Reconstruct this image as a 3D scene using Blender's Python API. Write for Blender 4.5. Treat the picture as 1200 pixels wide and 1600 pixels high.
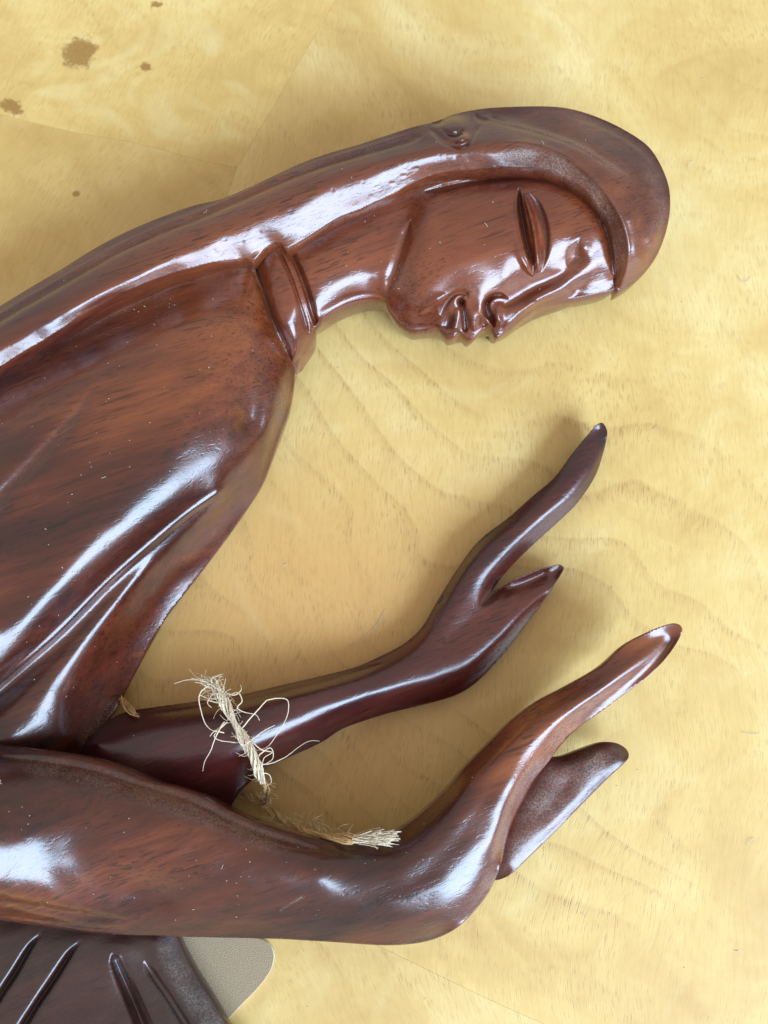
import bpy, math, random
import numpy as np
from mathutils import Vector
random.seed(7); rng = np.random.default_rng(7)
SC = bpy.context.scene
for o in list(bpy.data.objects): bpy.data.objects.remove(o)
COL = SC.collection

# ------------------------------------------------------------------ camera
S = 0.00025                      # one unit of the measured drawing is 0.25 mm
TH = math.radians(10); D = 1450.0; FOV = math.radians(45)
cam = bpy.data.cameras.new('camera'); cam_o = bpy.data.objects.new('camera', cam); COL.objects.link(cam_o)
cam.sensor_fit = 'HORIZONTAL'; cam.sensor_width = 36; cam.angle = FOV
cam.clip_start = 0.01; cam.clip_end = 100
cam_o.location = (0, -D*math.sin(TH)*S, D*math.cos(TH)*S); cam_o.rotation_euler = (TH, 0, 0)
cam.dof.use_dof = True; cam.dof.focus_distance = (D-150)*S; cam.dof.aperture_fstop = 15
SC.camera = cam_o
# ------------------------------------------------------------------ room light
W = bpy.data.worlds.new('World'); SC.world = W; W.use_nodes = True
W.node_tree.nodes['Background'].inputs[0].default_value = (1.0, 0.94, 0.88, 1)
W.node_tree.nodes['Background'].inputs[1].default_value = 0.62
def area(name, loc, target, sx, sy, power, colr):
    l = bpy.data.lights.new(name, 'AREA'); l.shape = 'RECTANGLE'; l.size = sx; l.size_y = sy
    l.energy = power; l.color = colr
    o = bpy.data.objects.new(name, l); COL.objects.link(o); o.location = loc
    o.rotation_euler = (Vector(target)-Vector(loc)).to_track_quat('-Z', 'Y').to_euler()
    return o
area('window_light', (1.62, -1.78, 1.47), (0, -0.02, 0), 2.14, 1.72, 200, (0.55, 0.75, 1.0))
SC.view_settings.view_transform = 'Standard'; SC.view_settings.look = 'None'
SC.view_settings.exposure = 0.20; SC.view_settings.gamma = 1
SC.render.engine = 'CYCLES'; SC.render.resolution_x = 768; SC.render.resolution_y = 1024

# ------------------------------------------------------------------ measuring
FL = 600/math.tan(FOV/2)
def at(u, v, z):
    """point at height z (drawing units) seen at photo position u, v -> metres"""
    u = np.asarray(u, float); v = np.asarray(v, float); z = np.asarray(z, float)+0*u
    dx = (u-600)/FL; dy = -(v-800)/FL; dz = -np.ones_like(dx)
    c, s = math.cos(TH), math.sin(TH)
    wy = dy*c - dz*s; wz = dy*s + dz*c
    t = (z - D*c)/wz
    return np.stack([dx*t, -D*s + wy*t, z], -1)*S

def spline(pts, n=8, closed=False):
    P = np.array(pts, float); N = len(P); out = []
    rngi = range(N) if closed else range(N-1)
    for i in rngi:
        if closed: p0, p1, p2, p3 = P[(i-1) % N], P[i], P[(i+1) % N], P[(i+2) % N]
        else: p0, p1, p2, p3 = P[max(i-1, 0)], P[i], P[i+1], P[min(i+2, N-1)]
        # centripetal-ish: limit tangents by chord length
        d = np.linalg.norm(p2[:2]-p1[:2])
        m1 = (p2-p0)/2; m2 = (p3-p1)/2
        l1 = np.linalg.norm(m1[:2])+1e-9; l2 = np.linalg.norm(m2[:2])+1e-9
        m1 = m1*min(1, d/l1); m2 = m2*min(1, d/l2)
        k = max(2, min(n, int(d/3)+1))
        for t in np.arange(k)/k:
            out.append((2*t**3-3*t**2+1)*p1+(t**3-2*t**2+t)*m1+(-2*t**3+3*t**2)*p2+(t**3-t**2)*m2)
    if not closed: out.append(P[-1])
    return np.array(out)

def seg_dist(X, Y, L, closed=False):
    """distance, closest point params to polyline. returns d, index, t, signed side"""
    A = L if closed else L[:-1]; B = np.roll(L, -1, 0) if closed else L[1:]
    best = np.full(X.shape, 1e18); bi = np.zeros(X.shape, int); bt = np.zeros(X.shape); bs = np.zeros(X.shape)
    for i in range(len(A)):
        ax, ay = A[i, 0], A[i, 1]; ex, ey = B[i, 0]-ax, B[i, 1]-ay
        q = ex*ex+ey*ey+1e-12
        px, py = X-ax, Y-ay
        t = np.clip((px*ex+py*ey)/q, 0, 1)
        cx, cy = px-t*ex, py-t*ey
        dd = cx*cx+cy*cy
        m = dd < best
        best[m] = dd[m]; bi[m] = i; bt[m] = t[m]; bs[m] = np.sign(ex*py-ey*px)[m]
    return np.sqrt(best), bi, bt, bs

def inside(X, Y, P):
    r = np.zeros(X.shape, bool); n = len(P); j = n-1
    for i in range(n):
        yi, yj = P[i, 1], P[j, 1]
        if yi != yj:
            c = ((yi > Y) != (yj > Y)) & (X < (P[j, 0]-P[i, 0])*(Y-yi)/(yj-yi)+P[i, 0])
            r ^= c
        j = i
    return r

class Surf:
    """carved solid: outline + height lines + chisel strokes"""
    def __init__(s, outline, h=2.2, lift=None, rs=1.0):
        if lift: outline = [(x, y, z+(lift(x, y) if callable(lift) else lift)*(1 if R > 3.5 else 0), R*(rs if R > 3.5 else 1)) for x, y, z, R in outline]
        # outline rows: x, y, rim height, rounding radius
        s.P = spline(outline, 12, True); s.h = h
        x0, y0 = s.P[:, 0].min()-2*h, s.P[:, 1].min()-2*h
        nx = int((s.P[:, 0].max()-x0)/h)+4; ny = int((s.P[:, 1].max()-y0)/h)+4
        s.X, s.Y = np.meshgrid(x0+h*np.arange(nx), y0+h*np.arange(ny))
        s.ins = inside(s.X, s.Y, s.P[:, :2])
        d, i, t, _ = seg_dist(s.X, s.Y, s.P[:, :2], True)
        A = s.P[i]; B = np.roll(s.P, -1, 0)[i]; C = A+(B-A)*t[..., None]
        s.snap = (~s.ins) | (d < 0.35*h)
        s.X = np.where(s.snap, C[..., 0], s.X); s.Y = np.where(s.snap, C[..., 1], s.Y)
        s.d = np.where(s.snap, 0, d); s.zr = C[..., 2]; s.R = C[..., 3]
        s.dust = np.zeros(s.X.shape)
        cell = s.ins[:-1, :-1] | s.ins[1:, :-1] | s.ins[:-1, 1:] | s.ins[1:, 1:]
        # drop cells fully collapsed on the rim
        sn = s.snap & ~(s.ins & (s.d > 0))
        cell &= ~(sn[:-1, :-1] & sn[1:, :-1] & sn[:-1, 1:] & sn[1:, 1:])
        s.cell = cell
    def heights(s, lines, kernel='r', blur=3.0, rim=True, step=8, smooth=0.0):
        pts = []
        if rim:
            q = s.P; acc = 1e9; last = None
            for p in q:
                if last is None or np.hypot(*(p[:2]-last)) > step*1.3:
                    pts.append(p[:3]); last = p[:2]
        for L in lines:
            L = [tuple(p) for p in L]
            if len(L) == 1: pts.append(np.array(L[0])); continue
            q = spline(L, 40)
            seg = np.r_[0, np.cumsum(np.hypot(np.diff(q[:, 0]), np.diff(q[:, 1])))]
            k = max(2, int(seg[-1]/step)+1)
            ss = np.linspace(0, seg[-1], k)
            for a in ss: pts.append(np.array([np.interp(a, seg, q[:, c]) for c in range(3)]))
        pts = np.array(pts)
        # thin out coincident ones
        keep = []
        for p in pts:
            if all(np.hypot(p[0]-k[0], p[1]-k[1]) > 2.5 for k in keep): keep.append(p)
        pts = np.array(keep)
        sc = 100.0
        U = pts[:, :2]/sc
        def K(r): return r if kernel == 'r' else (r**3 if kernel == 'r3' else r*r*np.log(r+1e-9))
        n = len(U); r = np.hypot(U[:, None, 0]-U[None, :, 0], U[:, None, 1]-U[None, :, 1])
        M = np.zeros((n+3, n+3)); M[:n, :n] = K(r) + np.eye(n)*smooth*(-1 if kernel == 'r' else 1)
        M[:n, n] = 1; M[:n, n+1:] = U; M[n, :n] = 1; M[n+1:, :n] = U.T
        w = np.linalg.solve(M, np.r_[pts[:, 2], 0, 0, 0])
        T = np.zeros(s.X.shape); m = s.ins | s.snap
        rows = []
        xs, ys = s.X/sc, s.Y/sc
        T = w[n]+w[n+1]*xs+w[n+2]*ys
        for k in range(n): T = T+w[k]*K(np.hypot(xs-U[k, 0], ys-U[k, 1]))
        if blur > 0: T = s.gauss(T, blur)
        s.T = T
        return s
    def gauss(s, T, sig):
        sg = sig/s.h; k = max(1, int(3*sg)); g = np.exp(-0.5*(np.arange(-k, k+1)/sg)**2); g /= g.sum()
        Tp = np.pad(T, k, mode='edge')
        a = sum(g[i]*Tp[i:i+T.shape[0], :] for i in range(2*k+1))
        return sum(g[i]*a[:, i:i+T.shape[1]] for i in range(2*k+1))
    def groove(s, pts, wid, dep, dust=0.0, power=2.0, taper=0.25):
        """chisel stroke; wid/dep scalar or per point list; dep<0 makes a ridge"""
        q = np.array([(p[0], p[1]) for p in pts], float)
        n = len(q); wd = np.full(n, wid) if np.isscalar(wid) else np.array(wid, float)
        dp = np.full(n, dep) if np.isscalar(dep) else np.array(dep, float)
        L = spline(np.c_[q, wd, dp], 10)
        mg = wd.max()*4; m = (s.X > L[:, 0].min()-mg) & (s.X < L[:, 0].max()+mg) & (s.Y > L[:, 1].min()-mg) & (s.Y < L[:, 1].max()+mg)
        if not m.any(): return s
        d, i, t, _ = seg_dist(s.X[m], s.Y[m], L[:, :2])
        seg = np.r_[0, np.cumsum(np.hypot(np.diff(L[:, 0]), np.diff(L[:, 1])))]
        a = (seg[i]+t*(seg[i+1]-seg[i]))/seg[-1]
        w = L[i, 2]*(1-t)+L[i+1, 2]*t; e = L[i, 3]*(1-t)+L[i+1, 3]*t
        tp = np.clip(np.minimum(a, 1-a)/max(taper, 1e-6), 0, 1) if taper > 0 else 1
        tp = np.sqrt(tp) if taper > 0 else 1
        f = np.exp(-(d/np.maximum(w*np.maximum(tp, .3), .5))**power)
        s.T[m] -= e*tp*f
        if dust: s.dust[m] = np.maximum(s.dust[m], dust*f*tp)
        return s
    def step(s, pts, dep, w=2.0, fade=50, dust=0.0, taper=0.2, flip=1):
        """terrace: surface drops by dep on one side of the line, recovering over fade"""
        q = np.array([(p[0], p[1]) for p in pts], float); n = len(q)
        dp = np.full(n, dep) if np.isscalar(dep) else np.array(dep, float)
        L = spline(np.c_[q, dp], 10)
        d, i, t, sd = seg_dist(s.X, s.Y, L[:, :2])
        seg = np.r_[0, np.cumsum(np.hypot(np.diff(L[:, 0]), np.diff(L[:, 1])))]
        a = (seg[i]+t*(seg[i+1]-seg[i]))/seg[-1]
        e = L[i, 2]*(1-t)+L[i+1, 2]*t
        tp = np.clip(np.minimum(a, 1-a)/max(taper, 1e-6), 0, 1) if taper > 0 else 1
        x = d*sd*flip
        f = 0.5*(1+np.tanh(x/w))*np.exp(-(np.maximum(x, 0)/fade)**2)
        s.T -= e*tp*f
        if dust: s.dust = np.maximum(s.dust, dust*tp*np.exp(-(np.abs(x-3)/7)**2))
        return s
    def bump(s, x, y, r, hgt, ry=None, ang=0, power=2.0):
        ry = ry or r; c, sn = math.cos(ang), math.sin(ang)
        dx, dy = s.X-x, s.Y-y; a = (dx*c+dy*sn)/r; b = (-dx*sn+dy*c)/ry
        s.T += hgt*np.exp(-(a*a+b*b)**(power/2))
        return s
    def build(s, name, mat, parent, floor=2.0, rb=7.0, undercut=None, wobble=0.6):
        n1 = np.sin(s.X*.061+1.3*np.sin(s.Y*.043))*np.sin(s.Y*.057+1.1*np.sin(s.X*.037))
        T = s.T + wobble*n1
        R = np.maximum(s.R, .01); tt = np.clip(s.d/R, 0, 1)
        P = np.sqrt(np.clip(1-(1-tt)**2, 0, 1))
        Z = s.zr+(T-s.zr)*P
        Z = np.where(s.snap & (s.d == 0), s.zr, Z)
        tb = np.clip(s.d/rb, 0, 1); Pb = np.sqrt(np.clip(1-(1-tb)**2, 0, 1))
        fl = floor if undercut is None else np.maximum(floor, s.zr-undercut)
        fl = np.minimum(fl, Z-1.0)
        ZB = s.zr+(fl-s.zr)*Pb; ZB = np.minimum(ZB, Z-0.5)
        rimv = s.d == 0
        s.Z = Z; top = at(s.X, s.Y, Z); bot = top.copy(); bot[..., 2] = ZB*S
        ny, nx = s.X.shape
        used = np.zeros((ny, nx), bool)
        c = s.cell
        used[:-1, :-1] |= c; used[1:, :-1] |= c; used[:-1, 1:] |= c; used[1:, 1:] |= c
        idt = np.full((ny, nx), -1); idt[used] = np.arange(used.sum())
        nt = used.sum(); inner = used & ~rimv
        idb = idt.copy(); idb[inner] = nt+np.arange(inner.sum())
        V = np.vstack([top[used], bot[inner]])
        du = np.r_[s.dust[used], s.dust[inner]*0]
        jj, ii = np.nonzero(c)
        F1 = np.stack([idt[jj, ii], idt[jj+1, ii], idt[jj+1, ii+1], idt[jj, ii+1]], 1)
        F2 = np.stack([idb[jj, ii], idb[jj, ii+1], idb[jj+1, ii+1], idb[jj+1, ii]], 1)
        return mesh_np(name, V, np.vstack([F1, F2]), mat, parent, du)

def mesh_np(name, V, F, mat, parent=None, dust=None, smooth=True):
    me = bpy.data.meshes.new(name)
    nv, nf = len(V), len(F); k = F.shape[1]
    me.vertices.add(nv); me.vertices.foreach_set('co', np.asarray(V, np.float32).ravel())
    me.loops.add(nf*k); me.loops.foreach_set('vertex_index', F.astype(np.int32).ravel())
    me.polygons.add(nf); me.polygons.foreach_set('loop_start', (np.arange(nf)*k).astype(np.int32))
    me.polygons.foreach_set('loop_total', np.full(nf, k, np.int32))
    me.update(calc_edges=True); me.validate()
    if dust is not None and len(me.vertices) == nv:
        a = me.attributes.new('dust', 'FLOAT', 'POINT'); a.data.foreach_set('value', dust.astype(np.float32))
    me.polygons.foreach_set('use_smooth', np.full(len(me.polygons), smooth, bool))
    me.materials.append(mat)
    o = bpy.data.objects.new(name, me); COL.objects.link(o)
    if parent: o.parent = parent
    return o

def tag(o, label=None, cat=None, group=None, kind=None):
    if label: o['label'] = label
    if cat: o['category'] = cat
    if group: o['group'] = group
    if kind: o['kind'] = kind
    return o

# ------------------------------------------------------------------ materials
class NT:
    def __init__(s, name):
        s.m = bpy.data.materials.new(name); s.m.use_nodes = True; s.t = s.m.node_tree
        s.b = s.t.nodes['Principled BSDF']; s.geo = s.t.nodes.new('ShaderNodeNewGeometry')
    def n(s, typ, **kw):
        nd = s.t.nodes.new(typ)
        for k, v in kw.items():
            if k.startswith('i_'):
                key = k[2:]; key = int(key) if key.isdigit() else key.replace('_', ' ')
                s.set(nd.inputs[key], v)
            else: setattr(nd, k, v)
        return nd
    def set(s, sock, v):
        if isinstance(v, bpy.types.NodeSocket): s.t.links.new(v, sock)
        else: sock.default_value = v
    def math(s, op, a, b=0.0, c=0.0, clamp=False):
        nd = s.t.nodes.new('ShaderNodeMath'); nd.operation = op; nd.use_clamp = clamp
        s.set(nd.inputs[0], a); s.set(nd.inputs[1], b); s.set(nd.inputs[2], c); return nd.outputs[0]
    def mix(s, f, a, b, blend='MIX'):
        nd = s.t.nodes.new('ShaderNodeMix'); nd.data_type = 'RGBA'; nd.blend_type = blend
        s.set(nd.inputs[0], f); s.set(nd.inputs[6], a); s.set(nd.inputs[7], b); return nd.outputs[2]
    def ramp(s, f, stops, interp='LINEAR'):
        nd = s.t.nodes.new('ShaderNodeValToRGB'); nd.color_ramp.interpolation = interp; s.set(nd.inputs[0], f)
        e = nd.color_ramp.elements
        while len(e) < len(stops): e.new(0.5)
        for k, (p, c) in enumerate(stops):
            e[k].position = p; e[k].color = (c, c, c, 1) if np.isscalar(c) else (*c, 1)
        return nd.outputs[0]
    def mapping(s, rot=(0, 0, 0), scale=(1, 1, 1), loc=(0, 0, 0)):
        """world position, in metres, turned then stretched"""
        a = s.n('ShaderNodeVectorRotate', rotation_type='EULER_XYZ'); s.set(a.inputs['Vector'], s.pos); a.inputs['Rotation'].default_value = rot
        nd = s.n('ShaderNodeMapping'); s.set(nd.inputs[0], a.outputs[0]); nd.inputs['Location'].default_value = loc; nd.inputs['Scale'].default_value = scale
        return nd.outputs[0]
    def noise(s, vec, scale, detail=3, rough=.5, dist=0.0, out=0):
        nd = s.n('ShaderNodeTexNoise'); s.set(nd.inputs['Vector'], vec); nd.inputs['Scale'].default_value = scale
        nd.inputs['Detail'].default_value = detail; nd.inputs['Roughness'].default_value = rough; nd.inputs['Distortion'].default_value = dist
        return nd.outputs[out]

def carved_wood(name, lo, mid, hi, rough=0.36, coat=1.0, crough=0.13, dusty=0.0, sheen=0.0):
    t = NT(name); tc = t.n('ShaderNodeTexCoord'); t.pos = tc.outputs['Object']
    g = (0, 0, math.radians(-20))
    big = t.noise(t.mapping(g, (5, 16, 14)), 1.0, 4, .55, .8)
    fine = t.noise(t.mapping(g, (28, 260, 240)), 1.0, 4, .6, .4)
    blot = t.noise(t.mapping(g, (9, 12, 12)), 1.0, 3, .5, .3)
    f = t.math('ADD', t.math('MULTIPLY', big, .55), t.math('MULTIPLY', fine, .22))
    f = t.math('ADD', f, t.math('MULTIPLY', blot, .28))
    base = t.ramp(f, [(0.39, lo), (0.53, mid), (0.68, hi)])
    # pores: short dark dashes along the grain, in patches
    por = t.noise(t.mapping(g, (150, 1550, 1550)), 1.0, 2, .5, .1)
    porm = t.ramp(por, [(0.565, 0.0), (0.625, 1.0)])
    patch = t.ramp(t.noise(t.mapping(g, (20, 34, 30)), 1.0, 2, .5), [(0.38, 0.1), (0.62, 0.9)])
    pm = t.math('MULTIPLY', porm, patch)
    colr = t.mix(t.math('MULTIPLY', pm, .75), base, (*[c*0.22 for c in lo], 1))
    # long dark vessel streaks
    st = t.ramp(t.noise(t.mapping(g, (22, 760, 740)), 1.0, 3, .6, .15), [(0.60, 0.0), (0.70, 1.0)])
    colr = t.mix(t.math('MULTIPLY', st, .6), colr, (*[c*0.3 for c in lo], 1))
    # dust lying in the chiselled corners, scattered lint, and some painted grey sheens
    at_ = t.n('ShaderNodeAttribute', attribute_name='dust')
    dn = t.ramp(t.noise(t.mapping((0, 0, 0), (1, 1, 1)), 1500, 3, .7), [(0.42, 0.0), (0.62, 1.0)])
    dl = t.ramp(t.noise(t.mapping((0, 0, 0), (1, 1, 1)), 120, 3, .6), [(0.3, 0.25), (0.65, 1.0)])
    dm = t.math('MULTIPLY', t.math('ADD', at_.outputs['Fac'], dusty, clamp=True), t.math('MULTIPLY', t.math('ADD', t.math('MULTIPLY', dn, .75), .12), dl), clamp=True)
    colr = t.mix(dm, colr, (0.33, 0.27, 0.22, 1))
    t.set(t.b.inputs['Base Color'], colr)
    rr = t.math('ADD', rough, t.math('MULTIPLY', dm, .4), clamp=True)
    t.set(t.b.inputs['Roughness'], rr)
    t.b.inputs['Specular IOR Level'].default_value = 0.14
    smear = t.noise(t.mapping(g, (14, 30, 30)), 1.0, 4, .6)
    cr = t.math('ADD', t.math('MULTIPLY', smear, .14), crough+.02)
    t.set(t.b.inputs['Coat Roughness'], t.math('ADD', cr, t.math('MULTIPLY', dm, .45)))
    t.set(t.b.inputs['Coat Weight'], t.math('SUBTRACT', coat, t.math('MULTIPLY', dm, .8), clamp=True))
    t.b.inputs['Coat IOR'].default_value = 1.58
    # lacquer relief: pores print through, hand-sanded ripples, orange peel
    peel = t.noise(t.mapping(g, (150, 260, 260)), 1.0, 3, .6)
    rip = t.noise(t.mapping(g, (30, 55, 50)), 1.0, 2, .5)
    dent = t.ramp(t.noise(t.mapping(g, (300, 620, 620)), 1.0, 2, .5, .3), [(0.55, 1.0), (0.66, 0.0)])
    hgt = t.math('ADD', t.math('MULTIPLY', peel, .05), t.math('MULTIPLY', rip, .25))
    hgt = t.math('ADD', hgt, t.math('MULTIPLY', dent, .022))
    hgt = t.math('SUBTRACT', hgt, t.math('MULTIPLY', pm, .014))
    hgt = t.math('ADD', hgt, t.math('MULTIPLY', dm, .06))
    bp = t.n('ShaderNodeBump'); bp.inputs['Distance'].default_value = 0.0011; bp.inputs['Strength'].default_value = .9
    t.set(bp.inputs['Height'], hgt)
    t.set(t.b.inputs['Normal'], bp.outputs[0]); t.set(t.b.inputs['Coat Normal'], bp.outputs[0])
    return t.m

M_WOOD = carved_wood('stained_hardwood', (0.018, 0.0035, 0.003), (0.088, 0.0165, 0.0065), (0.240, 0.060, 0.015))
M_VEIL = carved_wood('stained_hardwood_veil', (0.018, 0.0035, 0.004), (0.058, 0.011, 0.007), (0.165, 0.041, 0.013), crough=.11)
M_FACE = carved_wood('stained_hardwood_red', (0.024, 0.005, 0.004), (0.076, 0.0135, 0.007), (0.185, 0.043, 0.014), crough=.11)
M_DARK = carved_wood('stained_hardwood_dark', (0.013, 0.0025, 0.004), (0.055, 0.008, 0.007), (0.130, 0.022, 0.010), crough=.16)  # dark stain, with the far arm's shade also put into the colour
M_BASE = carved_wood('stained_hardwood_brown', (0.018, 0.005, 0.004), (0.042, 0.011, 0.007), (0.085, 0.024, 0.010), rough=.4, crough=.2, dusty=.03)

# --- veneer
def px(u, v, z=0.0): return at(u, v, z)
def veneer(name, rot, off, knots=(), warm=1.0, ringf=48.0, flame=.16):
    t = NT(name); tc = t.n('ShaderNodeTexCoord'); t.pos = tc.outputs['Object']
    mp = t.mapping((0, 0, 0), (1, 1, 1), off)
    warp = t.n('ShaderNodeVectorMath', operation='MULTIPLY_ADD')
    t.set(warp.inputs[0], t.noise(mp, 7, 3, .5, 0, 1)); warp.inputs[1].default_value = (.05, .05, 0); t.set(warp.inputs[2], mp)
    cloud = t.noise(warp.outputs[0], 9, 5, .6, 1.2)
    cloud2 = t.noise(warp.outputs[0], 26, 4, .6, 1.6)
    f = t.math('ADD', t.math('MULTIPLY', cloud, .65), t.math('MULTIPLY', cloud2, .35))
    base = t.ramp(f, [(0.32, (0.54*warm, 0.338*warm, 0.102)), (0.50, (0.66*warm, 0.458*warm, 0.158)), (0.68, (0.76*warm, 0.582*warm, 0.250))])
    # growth rings: contour lines of a slow field, cathedral figure
    dp = t.n('ShaderNodeVectorMath', operation='DOT_PRODUCT'); t.set(dp.inputs[0], mp); dp.inputs[1].default_value = (.64*ringf, .77*ringf, 0)
    fld = t.math('ADD', dp.outputs['Value'], t.math('MULTIPLY', t.noise(mp, 6.5, 2.5, .5, .3), 9.0))
    ring = t.math('FRACT', fld)
    rl = t.ramp(ring, [(0.0, 0.0), (0.70, 0.18), (0.93, 1.0), (1.0, 0.0)])
    rpatch = t.ramp(t.noise(mp, 11, 3, .6), [(0.35, 0.15), (0.65, 1.0)])
    rl = t.math('MULTIPLY', rl, rpatch)
    # browner middle of the leaf: veneer tone plus painted warm bounce off the carving
    bounce_dist = t.n('ShaderNodeVectorMath', operation='DISTANCE'); t.set(bounce_dist.inputs[0], t.pos); hp = px(470, 1010); bounce_dist.inputs[1].default_value = (hp[0], hp[1], 0)
    bounce_mask = t.ramp(t.math('ADD', t.math('MULTIPLY', bounce_dist.outputs['Value'], 8.0), t.math('MULTIPLY', t.noise(mp, 10, 3, .5), .35)), [(0.45, 1.0), (1.5, 0.0)])
    base = t.mix(t.math('MULTIPLY', bounce_mask, .8), base, (0.62, 0.335, 0.105, 1))
    hc = t.n('ShaderNodeVectorMath', operation='DISTANCE'); t.set(hc.inputs[0], t.pos); hp2 = px(640, 960); hc.inputs[1].default_value = (hp2[0], hp2[1], 0)
    rl = t.math('MULTIPLY', rl, t.ramp(t.math('ADD', t.math('MULTIPLY', hc.outputs['Value'], 6.0), t.math('MULTIPLY', t.noise(mp, 9, 3, .5), .4)), [(0.85, 1.0), (1.6, 0.25)]))
    base = t.mix(t.math('MULTIPLY', rl, .5), base, (0.44, 0.25, 0.08, 1))
    # pore flecks, stretched along the grain and dense on the late side of every ring
    a = t.n('ShaderNodeVectorRotate', rotation_type='Z_AXIS'); t.set(a.inputs['Vector'], warp.outputs[0]); a.inputs['Angle'].default_value = rot
    m2 = t.n('ShaderNodeMapping'); t.set(m2.inputs[0], a.outputs[0]); m2.inputs['Scale'].default_value = (1900, 210, 1)
    po = t.noise(m2.outputs[0], 1.0, 2, .5, .2)
    pm = t.ramp(po, [(0.54, 0.0), (0.64, 1.0)])
    pm = t.math('MULTIPLY', pm, t.math('ADD', t.math('MULTIPLY', rl, .8), t.math('MULTIPLY', t.ramp(cloud2, [(0.4, .15), (0.65, .8)]), .5)), clamp=True)
    base = t.mix(t.math('MULTIPLY', pm, .8), base, (0.30, 0.15, 0.035, 1))
    m3 = t.n('ShaderNodeMapping'); t.set(m3.inputs[0], a.outputs[0]); m3.inputs['Scale'].default_value = (700, 60, 1)
    fz = t.noise(m3.outputs[0], 1.0, 4, .6, .6)
    base = t.mix(t.math('MULTIPLY', t.ramp(fz, [(0.45, 0.0), (0.75, 1.0)]), .22), base, (0.40, 0.24, 0.07, 1))
    # pale chatoyant flame
    fl = t.ramp(t.noise(warp.outputs[0], 17, 2, .5, 2.2), [(0.56, 0.0), (0.72, 1.0)])
    base = t.mix(t.math('MULTIPLY', fl, flame), base, (0.80, 0.68, 0.34, 1))
    km = None
    for (ku, kv, rx, ry, an) in knots:
        p = px(ku, kv)
        sub = t.n('ShaderNodeVectorMath', operation='SUBTRACT'); wv = t.n('ShaderNodeVectorMath', operation='MULTIPLY_ADD')
        t.set(wv.inputs[0], t.noise(t.pos, 210, 5, .7, 0, 1)); wv.inputs[1].default_value = (.014*min(1, rx/30), .014*min(1, rx/30), 0); t.set(wv.inputs[2], t.pos)
        t.set(sub.inputs[0], wv.outputs[0]); sub.inputs[1].default_value = (p[0]+.007*min(1, rx/30), p[1]+.007*min(1, rx/30), 0)
        rt = t.n('ShaderNodeVectorRotate', rotation_type='Z_AXIS'); t.set(rt.inputs['Vector'], sub.outputs[0]); rt.inputs['Angle'].default_value = an
        ml = t.n('ShaderNodeVectorMath', operation='MULTIPLY'); t.set(ml.inputs[0], rt.outputs[0]); ml.inputs[1].default_value = (1/(rx*S), 1/(ry*S), 0)
        ln = t.n('ShaderNodeVectorMath', operation='LENGTH'); t.set(ln.inputs[0], ml.outputs[0])
        k = t.ramp(ln.outputs['Value'], [(0.66, 1.0), (0.95, 0.0)])
        halo = t.ramp(ln.outputs['Value'], [(0.3, .35), (0.99, 0.0)])
        base = t.mix(halo, base, (0.42, 0.24, 0.06, 1))
        edge = t.ramp(ln.outputs['Value'], [(0.6, 0.0), (0.85, 1.0), (1.0, 0.0)])
        kc = t.mix(t.noise(t.pos, 900, 3, .6), (0.17, 0.075, 0.010, 1), (0.42, 0.22, 0.04, 1))
        kc = t.mix(t.math('MULTIPLY', edge, t.ramp(t.noise(t.pos, 420, 2, .6), [(.5, 0.), (.6, 1.)])), kc, (0.15, 0.11, 0.07, 1))
        base = t.mix(t.math('MULTIPLY', k, .82), base, kc)
    t.set(t.b.inputs['Base Color'], base)
    t.b.inputs['Roughness'].default_value = .52; t.b.inputs['Specular IOR Level'].default_value = .4
    t.b.inputs['Coat Weight'].default_value = .45
    t.set(t.b.inputs['Coat Roughness'], t.math('ADD', .26, t.math('MULTIPLY', t.noise(mp, 40, 3, .6), .14)))
    bp = t.n('ShaderNodeBump'); bp.inputs['Distance'].default_value = 0.00035; bp.inputs['Strength'].default_value = .6
    t.set(bp.inputs['Height'], t.math('SUBTRACT', t.math('MULTIPLY', t.noise(mp, 60, 3, .5), .9), t.math('MULTIPLY', pm, .25)))
    t.set(t.b.inputs['Normal'], bp.outputs[0]); t.set(t.b.inputs['Coat Normal'], bp.outputs[0])
    return t.m

def simple(name, colr, rough=.7, var=.25, scale=400, sss=0):
    t = NT(name); tc = t.n('ShaderNodeTexCoord'); t.pos = tc.outputs['Object']
    f = t.noise(t.pos, scale, 4, .65)
    t.set(t.b.inputs['Base Color'], t.mix(f, (*[c*(1-var) for c in colr], 1), (*[min(1, c*(1+var)) for c in colr], 1)))
    t.b.inputs['Roughness'].default_value = rough
    bp = t.n('ShaderNodeBump'); bp.inputs['Distance'].default_value = 0.0004; t.set(bp.inputs['Height'], f); t.set(t.b.inputs['Normal'], bp.outputs[0])
    return t.m

# ------------------------------------------------------------------ table
def empty(name, loc=(0, 0, 0)):
    o = bpy.data.objects.new(name, None); COL.objects.link(o); o.location = loc; o.empty_display_size = .02; return o
def prism(name, poly, z0, z1, mat, parent=None, bev=0.0):
    """poly in metres"""
    n = len(poly); a = sum(poly[i][0]*poly[(i+1) % n][1]-poly[(i+1) % n][0]*poly[i][1] for i in range(n))
    if a < 0: poly = poly[::-1]
    me = bpy.data.meshes.new(name)
    me.from_pydata([(x, y, z0) for x, y in poly]+[(x, y, z1) for x, y in poly], [],
                   [list(range(n))[::-1], list(range(n, 2*n))]+[(i, (i+1) % n, n+(i+1) % n, n+i) for i in range(n)])
    me.materials.append(mat); o = bpy.data.objects.new(name, me); COL.objects.link(o)
    if parent: o.parent = parent
    if bev:
        m = o.modifiers.new('edge', 'BEVEL'); m.width = bev; m.segments = 2; m.limit_method = 'ANGLE'
    return o
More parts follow.
